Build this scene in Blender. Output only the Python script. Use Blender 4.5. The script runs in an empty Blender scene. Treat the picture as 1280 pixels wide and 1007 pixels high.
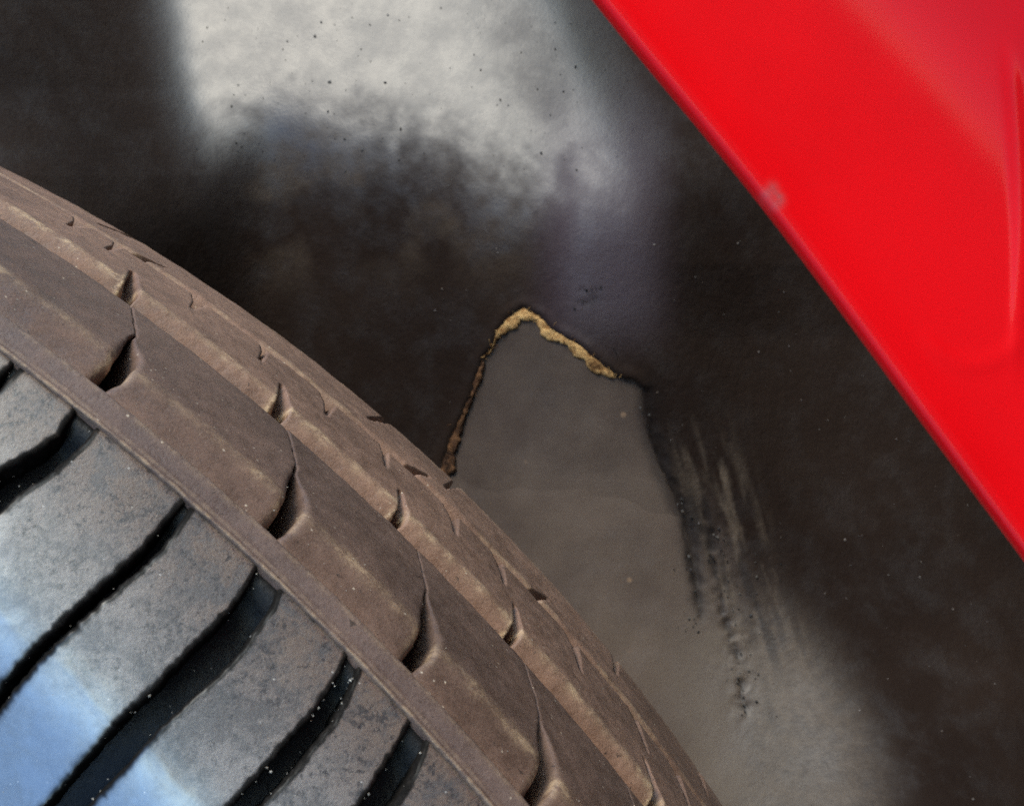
import bpy, math, random
import numpy as np
from mathutils import Matrix, Vector, noise as mnoise

sc = bpy.context.scene
COL = sc.collection
rng = np.random.default_rng(7)
random.seed(7)

# ------------------------------------------------------------------ frame
# Design frame: x right in the picture, y away from the camera, z up in the picture (metres, camera at 0).
# World up is UP in that frame: the photo was taken with the phone turned over, looking down at the wheel.
UP = np.array([-.95, .18, .21]); UP /= np.linalg.norm(UP)
YW = np.array([0, 1., 0]) - UP[1] * UP; YW /= np.linalg.norm(YW)
XW = np.cross(YW, UP)
M3 = np.array([XW, YW, UP])
TC = np.array([-0.23493432, 0.19434526, -0.24629933])          # wheel centre
TA = np.array([0.09563601, 0.99463848, 0.03934518])            # wheel axis, pointing into the wheel well
TE1 = np.array([0.99540925, -0.0957101, 0.0])
TE2 = np.array([-0.00376573, -0.03916455, 0.99922568])
TR = 0.3185
DROP = float((M3 @ TC)[2]) - TR * math.sqrt(max(0, 1 - float(TA @ UP) ** 2)) - .006 * abs(float(TA @ UP)) - .004
OFF = np.array([0, 0, -DROP])
def W(p):
    return np.asarray(p, float) @ M3.T + OFF
F_PX = 640 / math.tan(math.radians(19))
def px(x, y, d):                                               # picture point at depth d, design frame
    return np.stack([(np.asarray(x) - 640.) * d / F_PX, np.asarray(d) + 0. * np.asarray(x), (503.5 - np.asarray(y)) * d / F_PX], -1)

# ------------------------------------------------------------------ camera, light, exposure
cam_d = bpy.data.cameras.new('camera'); cam = bpy.data.objects.new('camera', cam_d); COL.objects.link(cam)
cam_d.sensor_width = 36; cam_d.lens = 18 / math.tan(math.radians(19)); cam_d.clip_start = .005; cam_d.clip_end = 3000
cm = np.eye(4); cm[:3, 0] = M3 @ [1, 0, 0]; cm[:3, 1] = M3 @ [0, 0, 1]; cm[:3, 2] = M3 @ [0, -1, 0]; cm[:3, 3] = W([0, 0, 0])
cam.matrix_world = Matrix(cm.tolist())
cam_d.dof.use_dof = True; cam_d.dof.focus_distance = .200; cam_d.dof.aperture_fstop = 52.3 / .75
sc.camera = cam

SUN = np.array([-.35, -.47, .78]); SUN /= np.linalg.norm(SUN)  # towards the sun, design frame
SW = M3 @ SUN
elev = math.asin(SW[2]); az = math.atan2(SW[0], SW[1])
w = bpy.data.worlds.new('World'); sc.world = w; w.use_nodes = True
nt = w.node_tree; bg = nt.nodes['Background']
sky = nt.nodes.new('ShaderNodeTexSky'); sky.sky_type = 'NISHITA'; sky.sun_disc = False
sky.sun_elevation = elev; sky.sun_rotation = az
sky.dust_density = .1; sky.ozone_density = 3.; sky.air_density = 1.; sky.altitude = 200
nt.links.new(sky.outputs[0], bg.inputs[0]); bg.inputs[1].default_value = .15
sl = bpy.data.lights.new('sun', 'SUN'); so = bpy.data.objects.new('sun', sl); COL.objects.link(so)
sl.energy = 1.05; sl.angle = math.radians(24); sl.color = (1, .91, .72)
so.rotation_mode = 'QUATERNION'; so.rotation_quaternion = Vector((-SW).tolist()).to_track_quat('-Z', 'Y')
sc.view_settings.view_transform = 'Standard'; sc.view_settings.look = 'None'
sc.view_settings.exposure = 1.75; sc.view_settings.gamma = 1
sc.cycles.use_denoising = False

# ------------------------------------------------------------------ helpers
def obj(name, verts, faces, mat, parent=None, smooth=True, attrs=None, M=None):
    me = bpy.data.meshes.new(name)
    me.from_pydata(np.asarray(verts).tolist(), [], faces if isinstance(faces, list) else faces.tolist())
    if smooth: me.shade_smooth()
    for k, v in (attrs or {}).items():
        at = me.attributes.new(k, 'FLOAT', 'POINT'); at.data.foreach_set('value', np.asarray(v, np.float32))
    for m in (mat if isinstance(mat, list) else [mat]): me.materials.append(m)
    o = bpy.data.objects.new(name, me); COL.objects.link(o)
    if parent: o.parent = parent
    return o
def tag(o, label=None, cat=None, group=None, kind=None):
    for k, v in (('label', label), ('category', cat), ('group', group), ('kind', kind)):
        if v: o[k] = v
    return o
def gridfaces(nr, nc, closed=False):
    i, j = np.meshgrid(np.arange(nr - 1), np.arange(nc if closed else nc - 1), indexing='ij')
    j2 = (j + 1) % nc
    return np.stack([i * nc + j, i * nc + j2, (i + 1) * nc + j2, (i + 1) * nc + j], -1).reshape(-1, 4)
def sstep(a, b, x):
    t = np.clip((np.asarray(x, float) - a) / (b - a), 0, 1); return t * t * (3 - 2 * t)
def softplus(x, k): return k * np.logaddexp(0, np.asarray(x) / k)
_tab = rng.random((256, 256))
def vnoise(x, y):                                              # value noise on a lattice
    x = np.asarray(x, float); y = np.asarray(y, float)
    xi = np.floor(x).astype(int); yi = np.floor(y).astype(int); fx = x - xi; fy = y - yi
    fx = fx * fx * (3 - 2 * fx); fy = fy * fy * (3 - 2 * fy)
    g = lambda a, b: _tab[a % 256, b % 256]
    return ((g(xi, yi) * (1 - fx) + g(xi + 1, yi) * fx) * (1 - fy) + (g(xi, yi + 1) * (1 - fx) + g(xi + 1, yi + 1) * fx) * fy)
def fbm(x, y, o=4):
    s = 0; a = .5
    for k in range(o):
        s = s + a * vnoise(x * 2 ** k + 17.3 * k, y * 2 ** k + 5.1 * k); a *= .5
    return s / (1 - .5 ** o)

# ------------------------------------------------------------------ materials
class Mat:
    def __init__(s, name):
        s.m = bpy.data.materials.new(name); s.m.use_nodes = True; s.t = s.m.node_tree
        s.b = s.t.nodes['Principled BSDF']; s.x = 0
        s.tc = s.t.nodes.new('ShaderNodeTexCoord')
    def n(s, typ, ins=None, **kw):
        nd = s.t.nodes.new(typ)
        for k, v in kw.items(): setattr(nd, k, v)
        for k, v in (ins or {}).items():
            if isinstance(v, bpy.types.NodeSocket): s.t.links.new(v, nd.inputs[k])
            else: nd.inputs[k].default_value = v
        return nd
    def noise(s, scale, detail=4, rough=.55, vec=None, dist=0):
        return s.n('ShaderNodeTexNoise', {'Vector': vec or s.tc.outputs['Object'], 'Scale': scale, 'Detail': detail, 'Roughness': rough, 'Distortion': dist}).outputs[0]
    def ramp(s, f, a, b, va=0., vb=1.):
        return s.n('ShaderNodeMapRange', {0: f, 1: a, 2: b, 3: va, 4: vb}, interpolation_type='SMOOTHSTEP').outputs[0]
    def mix(s, f, a, b):
        nd = s.t.nodes.new('ShaderNodeMix'); nd.data_type = 'RGBA'
        for k, v in ((0, f), (6, a), (7, b)):
            if isinstance(v, bpy.types.NodeSocket): s.t.links.new(v, nd.inputs[k])
            else: nd.inputs[k].default_value = v if k == 0 else (*v, 1)
        return nd.outputs[2]
    def math(s, op, a, b=0., clamp=False):
        return s.n('ShaderNodeMath', {0: a, 1: b}, operation=op, use_clamp=clamp).outputs[0]
    def attr(s, name):
        return s.n('ShaderNodeAttribute', attribute_name=name).outputs['Fac']
    def set(s, **kw):
        for k, v in kw.items():
            k = k.replace('_', ' ')
            if isinstance(v, bpy.types.NodeSocket): s.t.links.new(v, s.b.inputs[k])
            else: s.b.inputs[k].default_value = (*v, 1) if isinstance(v, tuple) and len(v) == 3 else v
    def bump(s, h, strength=.3, dist=.001, prev=None):
        ins = {'Height': h, 'Strength': strength, 'Distance': dist}
        if prev: ins['Normal'] = prev
        return s.n('ShaderNodeBump', ins).outputs[0]
    def voro(s, scale, rnd=1.):
        return s.n('ShaderNodeTexVoronoi', {'Vector': s.tc.outputs['Object'], 'Scale': scale, 'Randomness': rnd})

def tread_material(name='dusty brown tread rubber', lo=(.072, .041, .027), hi=(.172, .100, .068)):
    k = Mat(name)
    big = k.noise(45, 3); mid = k.noise(320, 5, .7); fine = k.noise(2400, 4, .75)
    dust_light = k.math('ADD', k.math('MULTIPLY', big, .4), k.math('ADD', k.math('MULTIPLY', mid, .35), k.math('MULTIPLY', fine, .3)))
    c = k.mix(k.ramp(dust_light, .36, .72), lo, hi)
    pits = k.noise(900, 3, .6, dist=1.0); pm = k.ramp(pits, .34, .28)
    c = k.mix(k.math('MULTIPLY', pm, .8), c, (.022, .014, .010))
    wear = k.attr('wear'); wn = k.ramp(k.noise(620, 5, .8), .40, .60)
    wf = k.math('MULTIPLY', wear, k.math('ADD', k.math('MULTIPLY', wn, .85), .15), True)
    c = k.mix(wf, c, (.52, .36, .21))
    sp = k.voro(800); sm = k.math('MULTIPLY', k.ramp(sp.outputs['Distance'], .17, .07), k.ramp(k.n('ShaderNodeSeparateColor', {0: sp.outputs['Color']}).outputs[0], .82, .86))
    c = k.mix(k.math('MULTIPLY', sm, .75), c, (.52, .42, .31))
    k.set(Base_Color=c, Roughness=k.ramp(mid, .3, .7, .50, .75), Specular_IOR_Level=.4)
    b = k.bump(fine, .22, .0004); b = k.bump(mid, .3, .0007, b); b = k.bump(pm, -.6, .0007, b)
    k.set(Normal=b); return k.m
def shoulder_material():
    k = Mat('dressed grey shoulder rubber')
    big = k.noise(40, 3); mid = k.noise(210, 5, .7, dist=.5); fine = k.noise(2600, 3, .7); grain = k.noise(1100, 5, .8)
    d = k.math('ADD', k.math('MULTIPLY', big, .3), k.math('ADD', k.math('MULTIPLY', mid, .4), k.math('MULTIPLY', grain, .3)))
    film = k.ramp(d, .42, .54)
    br = k.attr('brown')
    cc = k.mix(br, (.172, .150, .135), (.118, .082, .060))
    c = k.mix(film, (.060, .052, .048), cc); c = k.mix(k.attr('clean'), c, (.022, .022, .024))
    stain_shade = k.math('MULTIPLY', k.ramp(k.noise(240, 4, .7, dist=.8), .56, .40), k.ramp(k.noise(1300, 4, .8), .54, .40))
    c = k.mix(k.math('MULTIPLY', stain_shade, .92), c, (.018, .016, .016))
    spot = k.ramp(k.noise(1200, 3, .6), .40, .33); c = k.mix(k.math('MULTIPLY', spot, .8), c, (.015, .013, .013))
    edge = k.ramp(k.attr('gloss'), .70, .25); c = k.mix(k.math('MULTIPLY', edge, k.ramp(grain, .30, .55, .8, 1.)), c, (.010, .009, .008))  # groove soot, plus shade painted black on edges and walls
    sp = k.voro(1100); sm = k.math('MULTIPLY', k.ramp(sp.outputs['Distance'], .15, .05), k.ramp(k.n('ShaderNodeSeparateColor', {0: sp.outputs['Color']}).outputs[0], .88, .91))
    c = k.mix(k.math('MULTIPLY', sm, .8), c, (.50, .47, .42))
    cw = k.math('MULTIPLY', k.math('MULTIPLY', k.ramp(d, .34, .55, .75, 1.), k.attr('gloss')), k.math('SUBTRACT', k.math('ADD', .42, k.math('MULTIPLY', k.attr('clean'), .62), True), k.math('MULTIPLY', br, .25)), True)
    k.set(Base_Color=c, Roughness=k.ramp(mid, .3, .7, .55, .40), Specular_IOR_Level=k.math('MULTIPLY', k.math('SUBTRACT', 1., edge), .4), Coat_Weight=cw, Coat_Roughness=k.ramp(mid, .3, .7, .40, .27), Coat_IOR=4.)
    b = k.bump(fine, .3, .0003); b = k.bump(grain, .25, .0005, b); k.set(Normal=b)
    b2 = k.bump(grain, .035, .0003); k.set(Coat_Normal=b2); return k.m
def carcass_material():
    k = Mat('black groove rubber')
    n = k.noise(500, 5, .7)
    c = k.mix(k.ramp(n, .4, .75), (.006, .0055, .0055), (.016, .014, .013))
    k.set(Base_Color=c, Roughness=.5, Specular_IOR_Level=.25); k.set(Normal=k.bump(n, .4, .0006)); return k.m
def liner_material():
    k = Mat('black moulded liner plastic')
    big = k.noise(22, 3); mid = k.noise(130, 5, .65); fine = k.noise(1300, 3, .65); sc_ = k.noise(420, 4, .7)
    grime = k.attr('grime'); dust_light = k.attr('dust_light'); blue = k.attr('violet_sheen'); bare = k.attr('bare')
    g = k.math('MULTIPLY', grime, k.ramp(mid, .25, .6, .75, 1.), True)
    c = k.mix(k.ramp(big, .3, .7), (.0128, .0075, .0054), (.0192, .0117, .0084))
    c = k.mix(k.math('MULTIPLY', blue, .8), c, (.050, .034, .040))  # violet sky sheen mixed into the base colour
    sp = k.voro(240); sm = k.math('MULTIPLY', k.ramp(sp.outputs['Distance'], .22, .10), k.ramp(k.n('ShaderNodeSeparateColor', {0: sp.outputs['Color']}).outputs[1], .93, .96))
    bl = k.mix(k.ramp(k.noise(35, 4, .6), .35, .65), (.057, .039, .030), (.090, .064, .048)); bl = k.mix(k.math('MULTIPLY', sm, .6), bl, (.24, .15, .09))
    c = k.mix(bare, c, bl)
    dn = k.math('MULTIPLY', dust_light, k.ramp(k.math('ADD', k.math('MULTIPLY', mid, .5), k.math('MULTIPLY', sc_, .5)), .33, .62, .35, 1.), True)
    c = k.mix(dn, c, (.085, .062, .044))
    c = k.mix(k.math('MULTIPLY', k.attr('stain_shade'), .8), c, (.010, .007, .006))
    g = k.math('MULTIPLY', g, k.math('SUBTRACT', 1., k.math('MULTIPLY', bare, .12)))
    k.set(Base_Color=c, Roughness=k.math('ADD', k.ramp(mid, .3, .7, .36, .42), k.math('MULTIPLY', g, .4)), Specular_IOR_Level=k.math('SUBTRACT', .55, k.math('MULTIPLY', g, .51)))
    b = k.bump(fine, .12, .0004); b = k.bump(sc_, k.math('ADD', .02, k.math('MULTIPLY', grime, k.math('SUBTRACT', .35, k.math('MULTIPLY', bare, .3)))), .0009, b)
    k.set(Normal=b); return k.m
def felt_material(name, lo, hi):
    k = Mat(name); n = k.noise(600, 5, .7); m = k.noise(140, 3)
    c = k.mix(k.ramp(n, .35, .65), lo, hi); c = k.mix(k.ramp(m, .5, .36), c, tuple(x * .4 for x in lo))
    k.set(Base_Color=c, Roughness=.9, Specular_IOR_Level=.2); k.set(Normal=k.bump(n, .8, .001)); return k.m
def paint_material():
    k = Mat('glossy red car paint')
    n = k.noise(3000, 2); n2 = k.noise(60, 3)
    c = k.mix(k.ramp(n2, .3, .7), (.60, .0022, .0045), (.65, .0028, .0055))
    scuff = k.attr('scuff'); sn = k.ramp(k.noise(260, 4, .7), .3, .6)
    c = k.mix(k.math('MULTIPLY', scuff, k.math('ADD', .35, k.math('MULTIPLY', sn, .65)), True), c, (.24, .085, .085))
    k.set(Base_Color=c, Roughness=.5, Specular_IOR_Level=.04, Coat_Weight=.24, Coat_Roughness=.16, Coat_IOR=1.5)
    k.set(Normal=k.bump(n, .02, .0002)); return k.m
def simple(name, col, rough=.8, var=.35, scale=300):
    k = Mat(name); n = k.noise(scale, 4)
    k.set(Base_Color=k.mix(k.ramp(n, .3, .7), tuple(x * (1 - var) for x in col), tuple(min(1, x * (1 + var)) for x in col)), Roughness=rough); return k.m
M_TREAD = tread_material(); M_RIB = tread_material('pale brown rib rubber', (.118, .064, .040), (.262, .146, .094)); M_BAND = tread_material('purplish band rubber', (.068, .043, .035), (.150, .097, .076)); M_SHO = shoulder_material(); M_CARC = carcass_material(); M_LINER = liner_material()
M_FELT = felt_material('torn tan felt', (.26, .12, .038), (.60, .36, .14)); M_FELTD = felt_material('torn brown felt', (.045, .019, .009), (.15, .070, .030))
M_PAINT = paint_material(); M_GRIT = simple('pale grit', (.36, .32, .26)); M_GRITD = simple('dark grit', (.02, .017, .015), .6)

# ------------------------------------------------------------------ the ground (outside the frame, the tyre stands on it)
def ground():
    k = Mat('worn asphalt'); n = k.noise(90, 6, .7); m = k.noise(1.5, 3)
    c = k.mix(k.ramp(n, .3, .7), (.06, .058, .055), (.12, .115, .105)); k.set(Base_Color=c, Roughness=.85); k.set(Normal=k.bump(n, .5, .004))
    s = 1500.; q = [-s, -60, -6, -1.5, 0, 1.5, 6, 60, s]
    X, Y = np.meshgrid(q, q); v = np.stack([X, Y, 0 * X], -1).reshape(-1, 3)
    tag(obj('ground', v, gridfaces(len(q), len(q)), k.m, smooth=False), kind='structure')
ground()

# ------------------------------------------------------------------ tyre
tyre = bpy.data.objects.new('tyre', None); COL.objects.link(tyre); tyre.empty_display_size = .05
tm = np.eye(4); tm[:3, 0] = M3 @ TE1; tm[:3, 1] = M3 @ TE2; tm[:3, 2] = M3 @ -TA; tm[:3, 3] = W(TC)
tyre.matrix_world = Matrix(tm.tolist())
tag(tyre, 'worn car tyre with dusty brown tread blocks and grey grooved shoulder', 'tyre')
D = math.radians
def TP(phi, r, h):                                             # tyre local coordinates, phi in degrees
    p = np.radians(phi); return np.stack([r * np.cos(p), r * np.sin(p), -h + 0 * p], -1)
# outer profile, from bead to tread edge (radius, axial)
SW_R = np.array([.236, .245, .255, .275, .2870, .2915, .2968, .300, .306, .312])
SW_S = np.array([-.95, -.65, -.50, -.42, -.34, -.02, .36, .54, .72, .78])
_rr = np.linspace(.236, .312, 600); _sl = np.interp(_rr, SW_R, SW_S); _sl = np.convolve(np.pad(_sl, 12, mode='edge'), np.hanning(27)[1:-1] / np.hanning(27).sum(), 'valid')
_hh = np.r_[0, np.cumsum((_sl[1:] + _sl[:-1]) / 2 * np.diff(_rr))]; _hh = _hh - _hh[-1] - .0082
def side(r): return np.interp(r, _rr, _hh)

# carcass: floor of the grooves, sidewalls, closed inside
prof = []
for r in np.linspace(.236, .258, 8): prof.append((r, side(r)))
for r in np.linspace(.260, .304, 14): prof.append((r, side(r) + .0050 * sstep(.258, .266, r)))
for r in np.linspace(.3055, .3112, 7): prof.append((r, side(r) + .0050 - .0042 * sstep(.3055, .3112, r)))
prof += [(.3105, -.004), (.3098, 0.), (.3096, .010), (.3096, .03), (.3098, .06), (.3098, .09), (.3095, .102)]
for r in np.linspace(.308, .236, 24): prof.append((r, .104 - side(r)))
prof += [(.232, .1), (.232, .052), (.232, float(side(.236)) + .004), (.236, float(side(.236)))]
prof = np.array(prof); nph = 480
ph = np.linspace(0, 360, nph, endpoint=False)
V = np.stack([TP(ph, np.full(nph, r), np.full(nph, h)) for r, h in prof]).reshape(-1, 3)
obj('carcass', V, gridfaces(len(prof), nph, True), M_CARC, tyre)

# shoulder band: the smooth strip between the mould line and the tread blocks, with a thin raised mould ridge
bp = [(.3095, -.0070, 0), (.3112, -.00815, 0), (.31175, -.00850, .1), (.31200, -.00872, .35), (.31218, -.00868, .35), (.31228, -.00838, .1), (.31225, -.00812, 0), (.31240, -.00800, .1), (.31262, -.0079, .15), (.3127, -.00762, 0), (.3131, -.00735, 0), (.3136, -.0069, 0), (.3140, -.0065, .05), (.3143, -.0062, .2), (.3144, -.0058, .15), (.3143, -.0054, 0), (.3140, -.0045, 0), (.311, -.0035, 0)]
fine = np.arange(24, 70, .06); rest = np.arange(70, 384, .75); phs = np.concatenate([fine, rest])
rows = []; wear = []
for i, (r, h, wv) in enumerate(bp):
    wob = .00009 * (fbm(phs * 3, np.full_like(phs, i * .7), 3) - .5) * 2
    rows.append(TP(phs, r + wob, h + wob)); wear.append(np.full(len(phs), wv))
V = np.stack(rows).reshape(-1, 3)
obj('shoulder_band', V, gridfaces(len(bp), len(phs), True), M_BAND, tyre, attrs={'wear': np.concatenate(wear)})

# --- shoulder blocks between lateral grooves: edge tables (r, phi)
G = {}
def g(key, l, r): G[key] = (np.array(sorted(l)), np.array(sorted(r)))
g(0, [(.312, 53.68), (.3097, 53.64), (.300, 53.75)], [(.312, 53.58), (.309, 53.5), (.300, 53.55)])
g(1, [(.3116, 52.13), (.3091, 51.99), (.3062, 52.12), (.3033, 52.27), (.295, 52.38), (.28, 52.45)], [(.3114, 51.64), (.3097, 51.56), (.3062, 51.61), (.3025, 51.74), (.295, 51.86), (.28, 51.92)])
g(2, [(.312, 49.34), (.3085, 49.27), (.3056, 49.21), (.3008, 49.28), (.2950, 49.36), (.2888, 49.44)], [(.312, 49.24), (.3091, 49.09), (.3056, 49.0), (.3008, 49.09), (.2950, 49.19), (.2888, 49.24)])
g(3, [(.3115, 47.41), (.3085, 47.22), (.3056, 47.16), (.3025, 47.18), (.2983, 47.16), (.2937, 47.2), (.284, 47.22)], [(.3114, 46.86), (.3102, 46.72), (.3056, 46.54), (.3033, 46.51), (.2992, 46.55), (.295, 46.58), (.284, 46.58)])
g(4, [(.312, 45.01), (.3091, 44.79), (.3062, 44.67), (.3025, 44.62), (.2992, 44.56), (.2958, 44.54)], [(.312, 44.76), (.3097, 44.52), (.3068, 44.31), (.3042, 44.26), (.3, 44.17), (.2975, 44.15)])
g(5, [(.3115, 43.21), (.3085, 43.01), (.3056, 42.88), (.3033, 42.78), (.28, 42.8)], [(.3114, 42.79), (.3091, 42.54), (.3068, 42.42), (.3056, 42.36), (.28, 42.3)])
def shifted(src, d): return tuple(np.stack([t[:, 0], t[:, 1] + d], 1) for t in G[src])
G[6] = shifted(4, -4.3); G[7] = shifted(5, -4.5); G[8] = shifted(4, -8.7); G[9] = shifted(5, -9.1)
G[-1] = shifted(1, 4.6); G[-2] = shifted(0, 4.65); G[-3] = shifted(1, 9.25)
def gl(kk, r): t = G[kk][0]; return np.interp(r, t[:, 0], t[:, 1])
def gr(kk, r): t = G[kk][1]; return np.interp(r, t[:, 0], t[:, 1])
AS = np.concatenate([[0, .004, .010, .018, .03, .05], np.linspace(.08, .92, 22), [.95, .97, .982, .990, .996, 1]])
def shoulder_block(ka, kb, seed):
    d = np.concatenate([np.array([0, .0002, .00045, .0008, .0013, .002]), np.linspace(.003, .050, 110)])
    rr = .31195 - d; n = len(rr); phs, R, H = [], [], []
    a = gr(ka, rr) ; b = gl(kb, rr)                            # high-phi edge .. low-phi edge
    jag = lambda s: np.degrees(((fbm(rr * 500 + s, np.full(n, s * 1.3), 2) - .5) * .00025 + (fbm(rr * 3800 + s, np.full(n, s * 2.3), 2) - .5) * .00035) / .31 * sstep(0, .003, d))
    a = a + jag(seed); b = b + jag(seed + 40)
    A = a[:, None] + (b - a)[:, None] * AS[None]; RR = np.repeat(rr[:, None], len(AS), 1)
    wid = np.radians(a - b)[:, None] * RR
    ed = np.minimum(AS[None] * wid, (1 - AS[None]) * wid)      # metres to the nearest groove
    rho = .0003 + .0004 * fbm(RR * 500 + seed, A * 2, 2); t = np.clip(ed / rho, 0, 1); drop = rho * (1 - np.sqrt(np.clip(1 - (1 - t) ** 2, 0, 1)))
    t2 = np.clip(d / .0008, 0, 1)[:, None]; drop = np.maximum(drop, .0005 * (1 - np.sqrt(1 - (1 - t2) ** 2)))
    lump = .00010 * (fbm(RR * 160 + seed * 3, A * 1.1, 3) - .5)
    # a faint moulded line round the shoulder
    line = .00006 * np.exp(-((RR - .2935 - .0004 * np.sin(A * 3)) / .00035) ** 2)
    hh = side(RR); dh = (side(RR + 1e-4) - side(RR - 1e-4)) / 2e-4; nl = np.sqrt(1 + dh * dh); nr_, nh_ = dh / nl, -1 / nl
    off = -drop + lump + line
    P = TP(A, RR + nr_ * off, hh + nh_ * off)
    def skirt(col, s):
        out = []
        for dep in (.0012, .0055):
            o2 = -drop[:, col] - dep
            out.append(TP(A[:, col] + s * .02 * dep / .0055, rr + nr_[:, col] * o2, hh[:, col] + nh_[:, col] * o2))
        return out
    l1, l2 = skirt(0, 1); r1, r2 = skirt(-1, -1)
    P = np.concatenate([l2[:, None], l1[:, None], P, r1[:, None], r2[:, None]], 1)
    top = P[:1] * 1.0; top[..., 2] -= .003                     # upper end tucked under the band
    P = np.concatenate([top, P], 0)
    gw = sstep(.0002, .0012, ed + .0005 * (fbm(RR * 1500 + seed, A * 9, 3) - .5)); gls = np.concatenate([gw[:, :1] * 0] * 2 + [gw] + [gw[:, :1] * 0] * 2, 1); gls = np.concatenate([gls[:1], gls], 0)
    cl = sstep(.2965, .2905, P[..., 0] * 0 + np.concatenate([[rr[0]], rr])[:, None]) * .9
    br = sstep(.298, .311, P[..., 0] * 0 + np.concatenate([[rr[0]], rr])[:, None])
    return obj('shoulder_block', P.reshape(-1, 3), gridfaces(P.shape[0], P.shape[1]), M_SHO, tyre, attrs={'brown': br.ravel(), 'gloss': gls.ravel(), 'clean': cl.ravel()})
ks = sorted(G)
protos = []
for i in range(len(ks) - 1): protos.append(shoulder_block(ks[i], ks[i + 1], 3.7 * i + 1))
lo = G[9][1][:, 1].mean(); hi = G[-3][1][:, 1].mean()
pa, pb = protos[4], protos[5]                                  # wide->thin, thin->wide
span = 360 - (hi - lo); npair = round(span / 4.75); stp = span / npair
def turned(o, deg):
    c = o.copy(); COL.objects.link(c); c.parent = tyre; c.rotation_euler = (0, 0, D(deg)); return c
for k in range(npair):
    base = hi + (k + 1) * stp - gr(1, .295)
    turned(pa, base); turned(pb, base)

# --- tread blocks of the outer rib, split by slanted sipes that open into notches at the shoulder
SL_H = np.array([-.0075, -.0048, -.0016, 0, .0024, .0073, .0100, .0122, .0146, .017, .0219, .0268, .030])
SL_P = np.array([-.26, -.20, -.10, 0, .06, .30, .44, .53, .60, .78, 1.16, 1.56, 1.8])
GAP_H = np.array([-.0075, -.0048, -.003, 0, .0049, .0075, .0097, .0118, .0135, .03])
GAP_P = np.array([.24, .30, .40, .46, .44, .34, .20, .08, .035, .03])
SIP = [(65.9, 1.1), (61.5, 1.1), (57.1, 1.1), (52.62, 1.12), (48.1, 1.0), (44.32, .78), (40.75, .74), (37.1, .74), (33.4, .8), (29.6, .8)]
def a_profile():
    pts = [(.3105, -.0052), (.3128, -.0057), (.3138, -.0056), (.3143, -.0054), (.3147, -.0048), (.3152, -.0037), (.3157, -.0027), (.3161, -.0018), (.31645, -.0011), (.31672, -.0005), (.3169, .0001), (.31703, .0008), (.3171, .0018)]
    pts += [(.3171 + .0001 * math.sin(math.pi * t), .0018 + t * .0256) for t in np.linspace(.04, 1, 26)]
    pts += [(.31702, .0281), (.3169, .0287), (.3166, .0291), (.3160, .0294), (.3130, .0298), (.3095, .0300)]
    return np.array(pts)
AP = a_profile()
def a_edge(s, h, right):
    p0, k = SIP[s] if isinstance(s, int) else s
    x = p0 + k * np.interp(h, SL_H, SL_P)
    return x - np.interp(h, GAP_H, GAP_P) if right else x
AS2 = np.concatenate([[0, .003, .007, .012, .02, .032, .05], np.linspace(.075, .925, 32), [.95, .968, .98, .988, .993, .997, 1]])
def tread_block(sa, sb, seed):
    r, h = AP[:, 0], AP[:, 1]; n = len(r)
    a = a_edge(sa, h, True); b = a_edge(sb, h, False)
    bulge = .10 * np.exp(-((h + .0005) / .003) ** 2)           # the rounded, overhanging trailing corner
    b = b - bulge * .4
    jag = lambda s: np.degrees((fbm(h * 700 + s, np.full(n, s), 3) - .5) * .0005 / .317)
    a = a + jag(seed); b = b + jag(seed + 20)
    A = a[:, None] + (b - a)[:, None] * AS2[None]
    wid = np.radians(a - b)[:, None] * .317
    e1 = AS2[None] * wid; e2 = (1 - AS2[None]) * wid
    ch = sstep(.012, .004, h)[:, None]
    def rnd(e, rho): t = np.clip(e / rho, 0, 1); return rho * (1 - np.sqrt(np.clip(1 - (1 - t) ** 2, 0, 1)))
    drop = np.maximum(rnd(e1, .0003 + .0006 * ch), rnd(e2, .0003 + .0009 * ch))
    RR = np.repeat(r[:, None], len(AS2), 1); HH = np.repeat(h[:, None], len(AS2), 1)
    lump = .00025 * (fbm(A * 1.7 + seed, HH * 220, 3) - .5) + .00008 * (fbm(A * 9 + seed, HH * 1500, 2) - .5)
    dr = np.gradient(r); dh = np.gradient(h); ln = np.hypot(dr, dh); nr_, nh_ = (dh / ln)[:, None], (-dr / ln)[:, None]
    off = -drop + lump
    P = TP(A, RR + nr_ * off, HH + nh_ * off)
    def skirt(c, s):
        return [TP(A[:, c] + s * q, RR[:, c] - drop[:, c] * nr_[:, 0] - dep, HH[:, c] - nh_[:, 0] * drop[:, c]) for dep, q in ((.0010, .01), (.0035, .05), (.0075, .10))]
    L = skirt(0, .6); Rr = skirt(-1, -.25)
    P = np.concatenate([x[:, None] for x in L[::-1]] + [P] + [x[:, None] for x in Rr], 1)
    wr = np.exp(-((h - .0004) / .0011) ** 2)[:, None] * (.35 + .65 * sstep(.40, .62, fbm(A * 2.2 + seed, HH * 60, 3)))
    tip = np.exp(-(e2 / .0007) ** 2) * np.exp(-((h + .0008) / .0030) ** 2)[:, None]
    tip2 = np.exp(-(e1 / .0006) ** 2) * np.exp(-((h + .0008) / .0030) ** 2)[:, None] * .4
    wr = np.maximum.reduce([wr * .55, tip * 1.3, tip2])
    wr = np.concatenate([np.repeat(wr[:, :1] * 0, 3, 1), wr, np.repeat(wr[:, -1:] * .0, 3, 1)], 1)
    return obj('tread_block', P.reshape(-1, 3), gridfaces(P.shape[0], P.shape[1]), M_TREAD, tyre, attrs={'wear': wr.ravel()})
tb = [tread_block(i, i + 1, 2.3 * i + .7) for i in range(len(SIP) - 1)]
span = 360 - (SIP[0][0] - SIP[-1][0]); nb = round(span / 4.4); stp = span / nb
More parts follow.
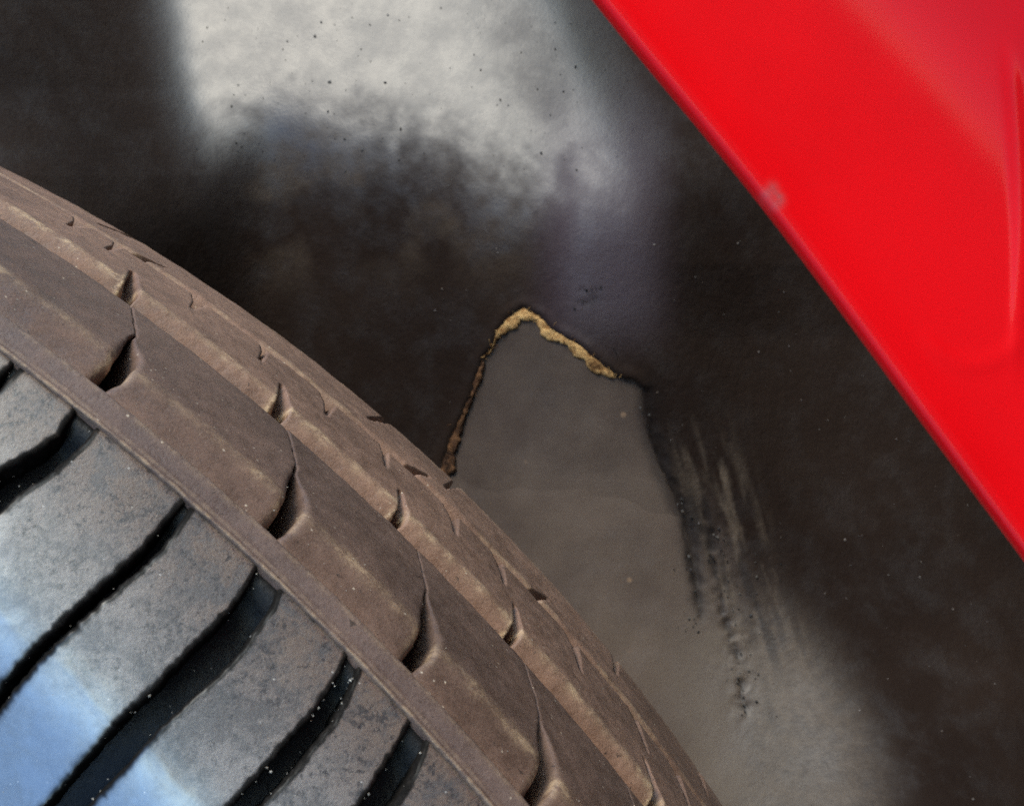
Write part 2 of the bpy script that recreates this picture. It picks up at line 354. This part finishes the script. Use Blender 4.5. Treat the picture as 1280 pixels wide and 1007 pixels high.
mid = tread_block((SIP[0][0] + stp, 1.0), (SIP[0][0], 1.1), 77)
for k in range(1, nb): turned(mid, k * stp)

# --- middle and far ribs: continuous, with notches moulded into their edges
def rib(name, P, notches, wear_fn, lumpseed):
    r, h = P[:, 0], P[:, 1]; n = len(r)
    fine = np.arange(26, 68, .055); rest = np.arange(68, 386, .6); phs = np.concatenate([fine, rest])
    A = np.repeat(phs[None], n, 0); HH = np.repeat(h[:, None], len(phs), 1); RR = np.repeat(r[:, None], len(phs), 1)
    dr = np.gradient(r); dh = np.gradient(h); ln = np.hypot(dr, dh); nr_, nh_ = (dh / ln)[:, None], (-dr / ln)[:, None]
    off = .0003 * (fbm(A * 1.3 + lumpseed, HH * 180, 3) - .5) + .0001 * (fbm(A * 8 + lumpseed, HH * 1300, 2) - .5)
    wearx = np.zeros_like(A)
    for (p0, h0, w0, p1, h1, w1, dep, lip) in notches:         # capsule from (p0,h0) half-width w0 to (p1,h1) w1
        x = np.radians(A - p0) * .317; y = HH - h0; bx = math.radians(p1 - p0) * .317; by = h1 - h0
        t = np.clip((x * bx + y * by) / (bx * bx + by * by), 0, 1); ww = w0 + (w1 - w0) * t
        s = (x * by - y * bx) / math.hypot(bx, by)
        dd = np.hypot(x - t * bx, y - t * by); e = dd / ww
        off = off - dep * (.5 + .5 * t) * sstep(1.15, .55, e)
        if lip: wearx = np.maximum(wearx, lip * np.exp(-((dd - ww * 1.25) / .0006) ** 2) * (x - t * bx > 0) * sstep(.2, .8, t) * (HH > h1 - .004))
    off = np.where((np.arange(n) < 2)[:, None] | (np.arange(n) > n - 3)[:, None], 0, off)
    V = TP(A, RR + nr_ * off, HH + nh_ * off)
    wr = np.maximum(wear_fn(A, HH), wearx)
    return obj(name, V.reshape(-1, 3), gridfaces(n, len(phs), True), M_RIB, tyre, attrs={'wear': wr.ravel()})
bpf = [(.3095, .0320), (.3140, .0324), (.3158, .0328), (.3166, .0332), (.3171, .0336), (.3174, .0339), (.31765, .0342), (.31785, .0345), (.318, .0348), (.31812, .0352), (.3182, .0357), (.31825, .0364)]
bpf += [(.3182 + .00012 * math.sin(math.pi * t) - .0003 * t, .0364 + t * .0246) for t in np.linspace(.04, 1, 44)]
bpf += [(.31775, .0614), (.3175, .0618), (.3170, .0621), (.3160, .0623), (.3095, .0625)]
bn = []
for (pa_, ha_, pb_, hb_, w_) in [(55.85, .0445, 55.0, .0335, .0011), (51.0, .0440, 50.3, .0335, .0011), (46.94, .0425, 46.42, .0335, .0008), (42.9, .0430, 42.5, .0335, .0008), (37.9, .043, 37.2, .0335, .0009), (60.5, .0445, 59.7, .0335, .0011), (64.9, .0445, 64.1, .0335, .0011), (33.4, .043, 32.8, .0335, .0009)]:
    bn.append((pa_, ha_, .00030, pb_, hb_, w_, .0042, 1.1))
for p_, k_ in [(58.5, 1), (54.55, 1.), (50.05, 1.15), (45.5, 1.1), (40.75, 1.1), (57.3, .5), (52.3, .45), (48.0, .6), (43.7, .8), (38.1, .7), (36.3, 1), (62.6, 1), (66.5, 1)]:
    bn.append((p_ - .28, .0490, .00018, p_, .0560, .0006 * k_, .0035, 0)); bn.append((p_, .0560, .0006 * k_, p_ + .42, .0640, .0016 * k_, .0040, 0))
b_w = lambda A, H: .7 * np.exp(-((H - .0352) / .0010) ** 2) * (.35 + .65 * sstep(.38, .6, fbm(A * 2 + 9, H * 40, 3)))
rib('tread_rib', np.array(bpf), bn, b_w, 3.)
cpf = [(.3095, .0650), (.3140, .0653), (.3160, .0656), (.3168, .0660), (.3173, .0665), (.3175, .0672)]
cpf += [(.3175 - .0017 * t - .0008 * t ** 6, .0672 + t * .0330) for t in np.linspace(.03, 1, 46)]
cpf += [(.3144, .1014), (.3133, .1026), (.3115, .1040), (.3095, .1042)]
cn = []
for p_, k_ in [(59.3, 1), (49.3, 1), (46.3, .8), (38.9, 1.), (34.5, 1), (64, 1)]:
    cn.append((p_ + .15, .078, .0003, p_, .105, .0012 * k_, .0035, 0))
for p_ in [57.0, 47.2, 42.3]:
    cn.append((p_ + .2, .066, .0010, p_ - .25, .0735, .0002, .0022, 0))
c_w = lambda A, H: np.exp(-((H - .0670) / .001) ** 2) * .35 * sstep(.4, .6, fbm(A * 2 + 2, H * 40, 3)) + .25 * np.exp(-((H - .096) / .003) ** 2) * sstep(.4, .62, fbm(A * 1.5 + 5, H * 90, 3))
rib('tread_rib', np.array(cpf), cn, c_w, 8.)

# grit lying along the grooves and on the blocks
ICO_V = np.array([(0, 0, 1), (.94, 0, .3), (.29, .9, .25), (-.76, .55, .3), (-.76, -.55, .3), (.29, -.9, .25), (0, 0, -.8)])
ICO_F = [(0, 1, 2), (0, 2, 3), (0, 3, 4), (0, 4, 5), (0, 5, 1), (6, 2, 1), (6, 3, 2), (6, 4, 3), (6, 5, 4), (6, 1, 5)]
def pebbles(name, pts, sizes, mat, parent=None, flat=.7):
    V = []; Fc = []
    for p, s in zip(pts, sizes):
        q = Matrix.Rotation(random.random() * 6.28, 3, Vector((random.gauss(0, 1), random.gauss(0, 1), random.gauss(0, 1))).normalized())
        v = ICO_V * (.6 + .8 * rng.random((7, 1))) * np.array([1, .8, flat]); v = v @ np.array(q) * s + p
        b = len(V) and sum(len(x) for x in V); V.append(v); Fc += [tuple(i + b for i in f) for f in ICO_F]
    o = obj(name, np.concatenate(V), Fc, mat, parent, smooth=False); o['kind'] = 'stuff'; return o
pts, sz = [], []
def on_side(phi, r, lift=0.): return TP(np.array(phi), np.array(r), side(np.array(r)) - lift)
for kk, cnt in ((0, 3), (1, 10), (2, 8), (3, 16), (4, 42), (5, 14)):
    for _ in range(cnt):
        r = .3115 - .03 * random.random() ** 1.2
        left = random.random() < .55
        e = gl(kk, r) + random.gauss(-.02, .035) if left else gr(kk, r) + random.gauss(.02, .035)
        pts.append(on_side(e, r, -.0004 + .0003 * random.random())); sz.append(.00006 + .00016 * random.random() ** 3)
for _ in range(150):
    r = .312 - .042 * random.random(); pts.append(on_side(40 + 16 * random.random(), r, .00002)); sz.append(.00003 + .00006 * random.random() ** 2)
for _ in range(260):
    h = -.004 + .03 * random.random() ** 1.6; pts.append(TP(np.array(36 + 24 * random.random()), np.array(.3171 - max(0, -h) * .5), np.array(h))); sz.append(.00004 + .00006 * random.random() ** 2)
pebbles('grit', np.array(pts), sz, M_GRIT, tyre)

# ------------------------------------------------------------------ wheel arch liner (back of the wheel well)
LD = .345                                                      # nominal depth
MMPX = LD / F_PX                                               # metres per picture pixel there
liner_o = W(px(640, 300, LD))
liner = bpy.data.objects.new('wheel_arch_liner', None); COL.objects.link(liner); liner.location = liner_o.tolist(); liner.empty_display_size = .05
tag(liner, 'scuffed black plastic wheel arch liner torn open behind the tyre', 'liner')
def poly_sd(X, Y, P):                                          # signed distance to a polygon, inside > 0 (pixels)
    P = np.asarray(P, float); d = np.full(X.shape, 1e9); ins = np.zeros(X.shape, bool)
    for (x0, y0), (x1, y1) in zip(P, np.roll(P, -1, 0)):
        ex, ey = x1 - x0, y1 - y0; t = np.clip(((X - x0) * ex + (Y - y0) * ey) / (ex * ex + ey * ey + 1e-9), 0, 1)
        d = np.minimum(d, np.hypot(X - x0 - t * ex, Y - y0 - t * ey))
        if y0 != y1:
            c = ((y0 > Y) != (y1 > Y)) & (X < (x1 - x0) * (Y - y0) / (y1 - y0) + x0); ins ^= c
    return np.where(ins, d, -d)
TEAR = [(540, 620), (553, 585), (566, 548), (582, 512), (598, 466), (618, 425), (636, 398), (655, 387), (672, 395), (690, 414), (722, 432), (748, 452), (770, 471), (790, 474), (802, 486), (806, 530), (826, 590), (850, 640), (866, 700), (874, 775), (880, 860), (905, 1040), (760, 1040), (600, 800)]
FOLD = np.array([(600, -300), (693, 0), (742, 110), (792, 225), (835, 330), (850, 420), (905, 560), (960, 690), (1030, 830), (1110, 930), (1230, 1060), (1400, 1250)])
def fold_x(Y): return np.interp(Y, FOLD[:, 1], FOLD[:, 0])
def liner_height(X, Y):                                        # pixels towards the camera
    h = 0. * X
    left = np.interp(Y, [-300, 0, 110, 220, 400], [190, 205, 225, 262, 300])
    h = h + .20 * (X - 500) * 1. + .42 * (Y - 100)              # the panel leans
    h = h + 1.15 * softplus(left - 10 - X, 22) - 1.6 * softplus(left - 300 - X, 40)                        # folds forward on the left
    h = h - .60 * softplus(X - fold_x(Y), 16) * .9             # folds away to the right, under the wing
    lowy = 235 + 40 * np.sin(X / 90.) + -55 * np.exp(-((X - 330) / 70.) ** 2)
    h = h - .50 * softplus(Y - lowy, 24) + .50 * softplus(Y - 720, 70) - .55 * softplus(Y - 1200, 50)
    h = h + 3.5 * (fbm(X / 150., Y / 150., 3) - .5) + .7 * (fbm(X / 34. + 9, Y / 34., 3) - .5)
    return h
def liner_pos(X, Y, H): return px(X, Y, LD - H * MMPX)
gx = np.concatenate([np.arange(-1000, -20, 20), np.arange(-20, 1300, 3.2), np.arange(1300, 1560, 20)])
gy = np.concatenate([np.arange(-900, -20, 20), np.arange(-20, 1030, 3.2), np.arange(1030, 1640, 20)])
X, Y = np.meshgrid(gx, gy)
sd = poly_sd(X, Y, TEAR) + 3.0 * (fbm(X / 16., Y / 16., 3) - .5) * 2
H = liner_height(X, Y)
edge_r = sstep(770, 820, X) * sstep(440, 500, Y)               # right-hand edge of the tear, crumpled rather than cut
fade = sstep(1010, 800, Y)
crumple = np.exp(-((sd + 16) / 22) ** 2) * edge_r
pitn = fbm(X / 9., Y / 9., 3)
top_p = 1 - sstep(520, 700, Y + 60 * (fbm(X / 60., Y / 60., 2) - .5)); H2 = H - 8.5 * sstep(-1.0, 3.5, sd) * top_p + 3.0 * sstep(700, 560, Y) * np.exp(-((sd + 7) / 6) ** 2) * (1 - .3 * edge_r)
crk = np.array([(803, 490), (808, 530), (826, 590), (852, 645), (862, 700), (872, 772)])
def dist_line(P):
    d = np.full(X.shape, 1e9)
    for (x0, y0), (x1, y1) in zip(P[:-1], P[1:]):
        t = np.clip(((X - x0) * (x1 - x0) + (Y - y0) * (y1 - y0)) / ((x1 - x0) ** 2 + (y1 - y0) ** 2), 0, 1)
        d = np.minimum(d, np.hypot(X - x0 - t * (x1 - x0), Y - y0 - t * (y1 - y0)))
    return d
s2 = dist_line([(884, 640), (893, 700), (905, 770), (925, 830), (930, 885)])
s3 = dist_line([(905, 640), (925, 720), (950, 800)])
rough_zone = np.exp(-(s2 / 26) ** 2) + .8 * np.exp(-(s3 / 30) ** 2)
H2 = H2 - 2.5 * np.exp(-(s2 / 7) ** 2) * sstep(.35, .62, pitn) - .8 * rough_zone * (sstep(.42, .7, pitn))
H2 = H2 - 1.2 * np.exp(-(np.hypot((X - 735) * .7, Y - 372) / 13) ** 2) * sstep(.42, .62, pitn)
# grime: matte scuffed areas; dust: dried film plus painted low sheen; violet: sky reflection painted as colour
lowb = 200 + 45 * (fbm(X / 60., np.full_like(X, 3.), 3) - .5) * 2 - 40 * np.exp(-((X - 440) / 90) ** 2) + 25 * sstep(540, 620, X) - 75 * sstep(640, 760, X)
grime = sstep(-75, 135, Y - lowb + 42 * (fbm(X / 70. + 4, Y / 70., 3) - .5) * 2 + 34 * (fbm(X / 14., Y / 14., 3) - .5) * 2)
grime = np.maximum(grime, .28 * np.exp(-(np.maximum(0, np.abs((X - 668) * .9 - (Y - 60) * .42) - 8) / 45) ** 2) * sstep(-80, 100, Y)); grime = grime * (1 - .5 * sstep(680, 730, X) * sstep(850, 790, X) * sstep(460, 380, Y))
grime = np.maximum(grime, .85 * sstep(30, -60, X - np.interp(Y, [-300, 0, 110, 220, 400], [190, 205, 225, 262, 300]) + 0.)); grime = np.maximum(grime, .95 * sstep(5, 90, X - fold_x(Y)))
low_sheen = sstep(250, 60, np.hypot((X - 960) * 1.35 - (Y - 900) * .35, (Y - 960) * .8))
grime = grime * (1 - .6 * low_sheen)
dust_light = .95 * sstep(0, .9, low_sheen) * (1 - .15 * pitn)  # lower right sheen, partly painted as pale base colour
dust_light = dust_light + .20 * grime * sstep(.34, .62, fbm(X / 70. + 2, Y / 70., 4)) * sstep(400, 235, Y) * sstep(200, 360, X) * sstep(760, 600, X) * 3.0
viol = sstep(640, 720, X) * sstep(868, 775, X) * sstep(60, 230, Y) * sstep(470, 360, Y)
bare = sstep(-80, 0, sd + 26 * (fbm(X / 22., Y / 22., 3) - .5)) * sstep(560, 720, Y) * sstep(700, 800, X)
bare = np.maximum(bare, sstep(-2, 2, sd))
sc0 = dist_line(crk + [5, 0]); stain_shade = np.exp(-((sc0 + 7 * (fbm(X / 11., Y / 11., 2) - .5)) / 9) ** 2) * sstep(800, 740, Y) * (.6 + 1.1 * pitn) + .5 * np.exp(-(dist_line(crk + [16, -10]) / 16) ** 2) * sstep(760, 640, Y)  # dark crease and the shadow to its right, painted into the colour
stain_shade = np.clip(stain_shade + .9 * np.exp(-(s2 / 6) ** 2) * sstep(.4, .6, pitn) + .7 * np.exp(-(np.hypot((X - 735) * .7, Y - 372) / 11) ** 2) * sstep(.35, .6, pitn), 0, 1)
H2 = H2 - 5 * np.exp(-((sc0 + 6 * (fbm(X / 11., Y / 11., 2) - .5)) / 6) ** 2) * sstep(470, 500, Y) * sstep(800, 730, Y)
def layer_attrs(X, Y):
    lp = sstep(250, 60, np.hypot((X - 960) * 1.35 - (Y - 900) * .35, (Y - 960) * .8))
    return .9 - .56 * lp, .95 * sstep(0, .9, lp) + .3 * sstep(.4, .7, fbm(X / 90., Y / 60., 3)) * sstep(560, 800, Y)  # low sheen painted pale here too, plus a patchy film
ga, da = layer_attrs(X, Y); grime = grime * (1 - bare) + ga * bare
ux, uy = (X - 800) * .966 - (Y - 480) * .26, (X - 800) * .26 + (Y - 480) * .966
strk = sstep(.42, .72, fbm(ux / 9., uy / 70., 4)) * np.exp(-(np.maximum(0, np.abs(ux - 45 - .05 * uy) - 22) / 24) ** 2) * sstep(30, 150, uy) * sstep(520, 330, uy)
dust_light = dust_light * (1 - bare) + da * bare; dust_light = dust_light + 1.1 * strk
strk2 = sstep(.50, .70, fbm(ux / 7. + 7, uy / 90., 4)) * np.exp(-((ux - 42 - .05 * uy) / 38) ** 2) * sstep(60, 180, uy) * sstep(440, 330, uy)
stain_shade = np.clip(stain_shade + .75 * strk2, 0, 1)
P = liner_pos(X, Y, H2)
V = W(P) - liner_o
obj('liner_panel', V.reshape(-1, 3), gridfaces(*X.shape), M_LINER, liner, attrs={'grime': grime.ravel(), 'dust_light': np.clip(dust_light, 0, 1).ravel(), 'violet_sheen': viol.ravel(), 'bare': bare.ravel(), 'stain_shade': stain_shade.ravel()})

# the smooth layer that shows through the tear
gx = np.arange(520, 930, 3.); gy = np.arange(370, 720, 3.); X1, Y1 = np.meshgrid(gx, gy)
s1 = poly_sd(X1, Y1, TEAR) + 3.0 * (fbm(X1 / 16., Y1 / 16., 3) - .5) * 2; keep = (s1 > -16) & (Y1 < 700)
flush = sstep(770, 815, X1) * sstep(480, 640, Y1)
H1 = liner_height(X1, Y1) - 5.0 * (1 - .8 * flush) + 2 * np.sin((X1 - 600) / 90.) * (1 - flush)
H1 = H1 - 14 * sstep(0, -10, s1) - 3 * sstep(600, 690, Y1)
g1, d1 = layer_attrs(X1, Y1)
A1 = dict(grime=g1, dust_light=d1, violet_sheen=0 * X1, bare=1 + 0 * X1, stain_shade=np.maximum(.8 * sstep(18, 0, s1) * sstep(770, 800, X1), .34 * sstep(600, 420, Y1) * fbm(X1 / 60., Y1 / 60., 3) * 1.6))  # crease shadow at right and darker top shading painted into the colour
V1 = (W(liner_pos(X1, Y1, H1)) - liner_o).reshape(-1, 3); Fq = gridfaces(*X1.shape); kf = keep.ravel(); Fq = Fq[kf[Fq].all(1)]
used = np.unique(Fq); mp = np.full(len(V1), -1); mp[used] = np.arange(len(used))
obj('inner_layer', V1[used], mp[Fq], M_LINER, liner, attrs={k: v.ravel()[used] for k, v in A1.items()})

# torn felt edge: an irregular fibrous lip along the left and top of the tear, with loose fibres
def torn(name, path, mat, seed, nf):
    P = np.array(path, float); seg = np.r_[0, np.cumsum(np.hypot(*np.diff(P[:, :2], axis=0).T))]
    n = int(seg[-1] / 2.0); t = np.linspace(0, seg[-1], n); cx = np.interp(t, seg, P[:, 0]); cy = np.interp(t, seg, P[:, 1]); wd = np.interp(t, seg, P[:, 2])
    cx = cx + (fbm(t / 14. + seed, np.full(n, 1.), 3) - .5) * 5; cy = cy + (fbm(t / 14. + seed, np.full(n, 8.), 3) - .5) * 5
    wd = wd * 1.15 * (.45 + 1.1 * fbm(t / 9. + seed, np.full(n, 4.), 3)); nx_ = 0; wd *= sstep(0, 8, t) * sstep(0, 8, seg[-1] - t) * .9 + .1
    tx = np.gradient(cx); ty = np.gradient(cy); l = np.hypot(tx, ty); nx, ny = -ty / l, tx / l
    K = 14; ang = np.linspace(0, 2 * np.pi, K, endpoint=False)
    u = np.cos(ang)[None] * wd[:, None] / 2; hh = np.sin(ang)[None] * np.minimum(wd, 9)[:, None] * .38
    rg = 1 + .5 * (fbm(t[:, None] / 5. + seed, ang[None] * 1.5 + seed + 0 * t[:, None], 3) - .5)
    XX = cx[:, None] + nx[:, None] * u * rg; YY = cy[:, None] + ny[:, None] * u * rg
    HH = liner_height(XX, YY) - 2.5 + hh * rg
    V = W(liner_pos(XX, YY, HH)) - liner_o
    F_ = [tuple(f) for f in gridfaces(n, K, True)]; F_ += [tuple(range(K)), tuple(range((n - 1) * K, n * K))[::-1]]
    o = obj(name, V.reshape(-1, 3), F_, mat, liner)
    Vf, Ff = [], []
    for _ in range(nf):
        i = random.randrange(n); a = random.random() * 6.28; x, y = cx[i] + nx[i] * random.uniform(-.5, .5) * wd[i], cy[i] + ny[i] * random.uniform(-.5, .5) * wd[i]
        ln = random.uniform(3, 9); q = np.linspace(0, 1, 5); cu = random.uniform(-.8, .8); dx = np.cumsum(np.cos(a + cu * q)) * ln / 5; dy = np.cumsum(np.sin(a + cu * q)) * ln / 5
        hz = liner_height(x + dx, y + dy) - 1 + 5 * random.random() + random.uniform(-2, 4) * q; th = random.uniform(.22, .45)
        for s in (0, 2.09, 4.19):
            Vf.append(W(liner_pos(x + dx + th * math.cos(s), y + dy + th * math.sin(s), hz + th * math.cos(s + 1))) - liner_o)
        b = (len(Vf) - 3) * 5
        for k in range(4):
            for s in range(3): s_ = (s + 1) % 3; Ff.append((b + s * 5 + k, b + s_ * 5 + k, b + s_ * 5 + k + 1, b + s * 5 + k + 1))
    fo = obj('loose_fibre', np.concatenate(Vf), Ff, mat, o); fo['kind'] = 'stuff'
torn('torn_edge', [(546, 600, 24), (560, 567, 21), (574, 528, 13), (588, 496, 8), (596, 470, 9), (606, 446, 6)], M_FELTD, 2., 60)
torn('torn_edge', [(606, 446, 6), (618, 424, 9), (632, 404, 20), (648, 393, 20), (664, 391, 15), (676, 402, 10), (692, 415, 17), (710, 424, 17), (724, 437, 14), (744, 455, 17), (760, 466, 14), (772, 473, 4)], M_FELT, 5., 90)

# grains and crumbs on the liner
def on_liner(x, y, up=0.): x = np.asarray(x, float); y = np.asarray(y, float); return W(liner_pos(x, y, liner_height(x, y) + up)) - liner_o
n = 300; x = rng.uniform(120, 1250, n); y = rng.uniform(200, 1000, n); ok = (x > fold_x(y) - 330) & (y > 195)
ok &= poly_sd(x, y, TEAR) < -6
pebbles('dust_grain', on_liner(x[ok], y[ok], .3), (.6 + 1.5 * rng.random(ok.sum()) ** 3) * MMPX, simple('dull_dust', (.16, .13, .11)), liner)
n = 150; x = rng.uniform(230, 790, n); y = rng.uniform(0, 215, n)
pebbles('dark_speck', on_liner(x, y, .5), (.7 + 1.7 * rng.random(n) ** 3) * MMPX, M_GRITD, liner)  # dark grains stand in for the shaded pits and bumps of the panel
cx_ = []; 
for (bx, by, n_, s_) in ((870, 768, 40, 10), (862, 700, 24, 9), (900, 690, 50, 16), (925, 840, 40, 14), (930, 885, 22, 8), (735, 372, 34, 11), (768, 438, 14, 5), (808, 520, 14, 6), (850, 640, 18, 8), (950, 720, 16, 14), (910, 760, 30, 16)):
    for _ in range(int(n_ * .4)): cx_.append((random.gauss(bx, s_ * .8), random.gauss(by, s_ * 1.3), random.random()))
cx_ = np.array(cx_); pd = cx_[:, 2] < .55
for nm, mk, mt in (('crumb', pd, M_GRITD), ('crumb', ~pd, simple('grey crumb', (.07, .06, .05)))):
    pebbles(nm, on_liner(cx_[mk, 0], cx_[mk, 1], 1.), (.8 + 1.7 * rng.random(mk.sum()) ** 2) * MMPX, mt, liner)

# ------------------------------------------------------------------ red wing with its rolled wheel arch lip
FD = .135
EDGE = np.array([(180, -850), (300, -690), (420, -520), (520, -330), (620, -170), (745, 0), (850, 125), (950, 245), (1080, 420), (1200, 585), (1280, 690), (1370, 815), (1470, 970), (1590, 1180), (1690, 1370), (1800, 1600), (1900, 1830)], float)
def fender():
    seg = np.r_[0, np.cumsum(np.hypot(*np.diff(EDGE, axis=0).T))]; n = 620; t = np.linspace(0, seg[-1], n)
    ex = np.interp(t, seg, EDGE[:, 0]); ey = np.interp(t, seg, EDGE[:, 1])
    k = np.hanning(75); k /= k.sum(); sm = lambda v: np.convolve(np.r_[v[0] + (v[0] - v[1]) * np.arange(37, 0, -1), v, v[-1] + (v[-1] - v[-2]) * np.arange(1, 38)], k, 'valid')
    ex, ey = sm(ex), sm(ey)
    tx, ty = np.gradient(ex), np.gradient(ey); l = np.hypot(tx, ty); nx, ny = ty / l, -tx / l      # outwards (up right)
    c = FD / F_PX
    # cross-section: (outward px, towards camera px)
    sec = [(70, -330), (34, -300), (14, -240), (5, -170), (1, -110), (0, -60), (0, -20)]
    for a in np.linspace(0, math.pi / 2, 12)[1:]: sec.append((12 * (1 - math.cos(a)), -20 + 30 * math.sin(a)))
    for u in np.concatenate([np.linspace(16, 560, 200), np.linspace(575, 1000, 28)]):
        sec.append((u, 10 - 80 * (1 - math.exp(-(u - 12) / 130.)) + .68 * float(softplus(u - 230, 80)) - .68 * float(softplus(-218., 80))))
    S = np.array(sec)
    XX = ex[None] + nx[None] * S[:, :1]; YY = ey[None] + ny[None] * S[:, :1]; HH = S[:, 1:2] + 0 * XX
    outer = (np.arange(len(S)) > 20)[:, None]
    glint_ridge = np.exp(-((XX - 1262 - 14 * np.sin((YY - 60) / 140.)) / 9.) ** 2) * sstep(40, 110, YY) * sstep(500, 380, YY)
    arc = np.exp(-((np.hypot(XX - 1215, YY - 395) - 62) / 12.) ** 2) * sstep(405, 440, YY)
    HH = HH + outer * (3.4 * glint_ridge + 1.2 * arc + 7 * np.exp(-(((XX - 1345) / 85.) ** 2 + ((YY - 50) / 80.) ** 2)) + 3.0 * (fbm(XX / 420., YY / 420., 2) - .5))  # ridge, arc and dome are added to catch highlights
    P = px(XX, YY, FD - HH * c)
    # inside face, 0.9 mm behind
    base = W(px(1000, 250, FD)); V = W(P) - base
    sc_ = np.exp(-(((XX - 962) / 7.) ** 2 + ((YY - 240) / 9.) ** 2)) + .9 * np.exp(-(((XX - 972) / 6.) ** 2 + ((YY - 252) / 8.) ** 2))
    o = obj('car_wing', V.reshape(-1, 3), gridfaces(*XX.shape), M_PAINT, attrs={'scuff': np.clip(sc_, 0, 1).ravel()})
    o.location = base.tolist()
    so_ = o.modifiers.new('thickness', 'SOLIDIFY'); so_.thickness = .0009; so_.offset = 0
    tag(o, 'glossy red car wing with rounded wheel arch edge and small paint chip', 'car wing')
fender()
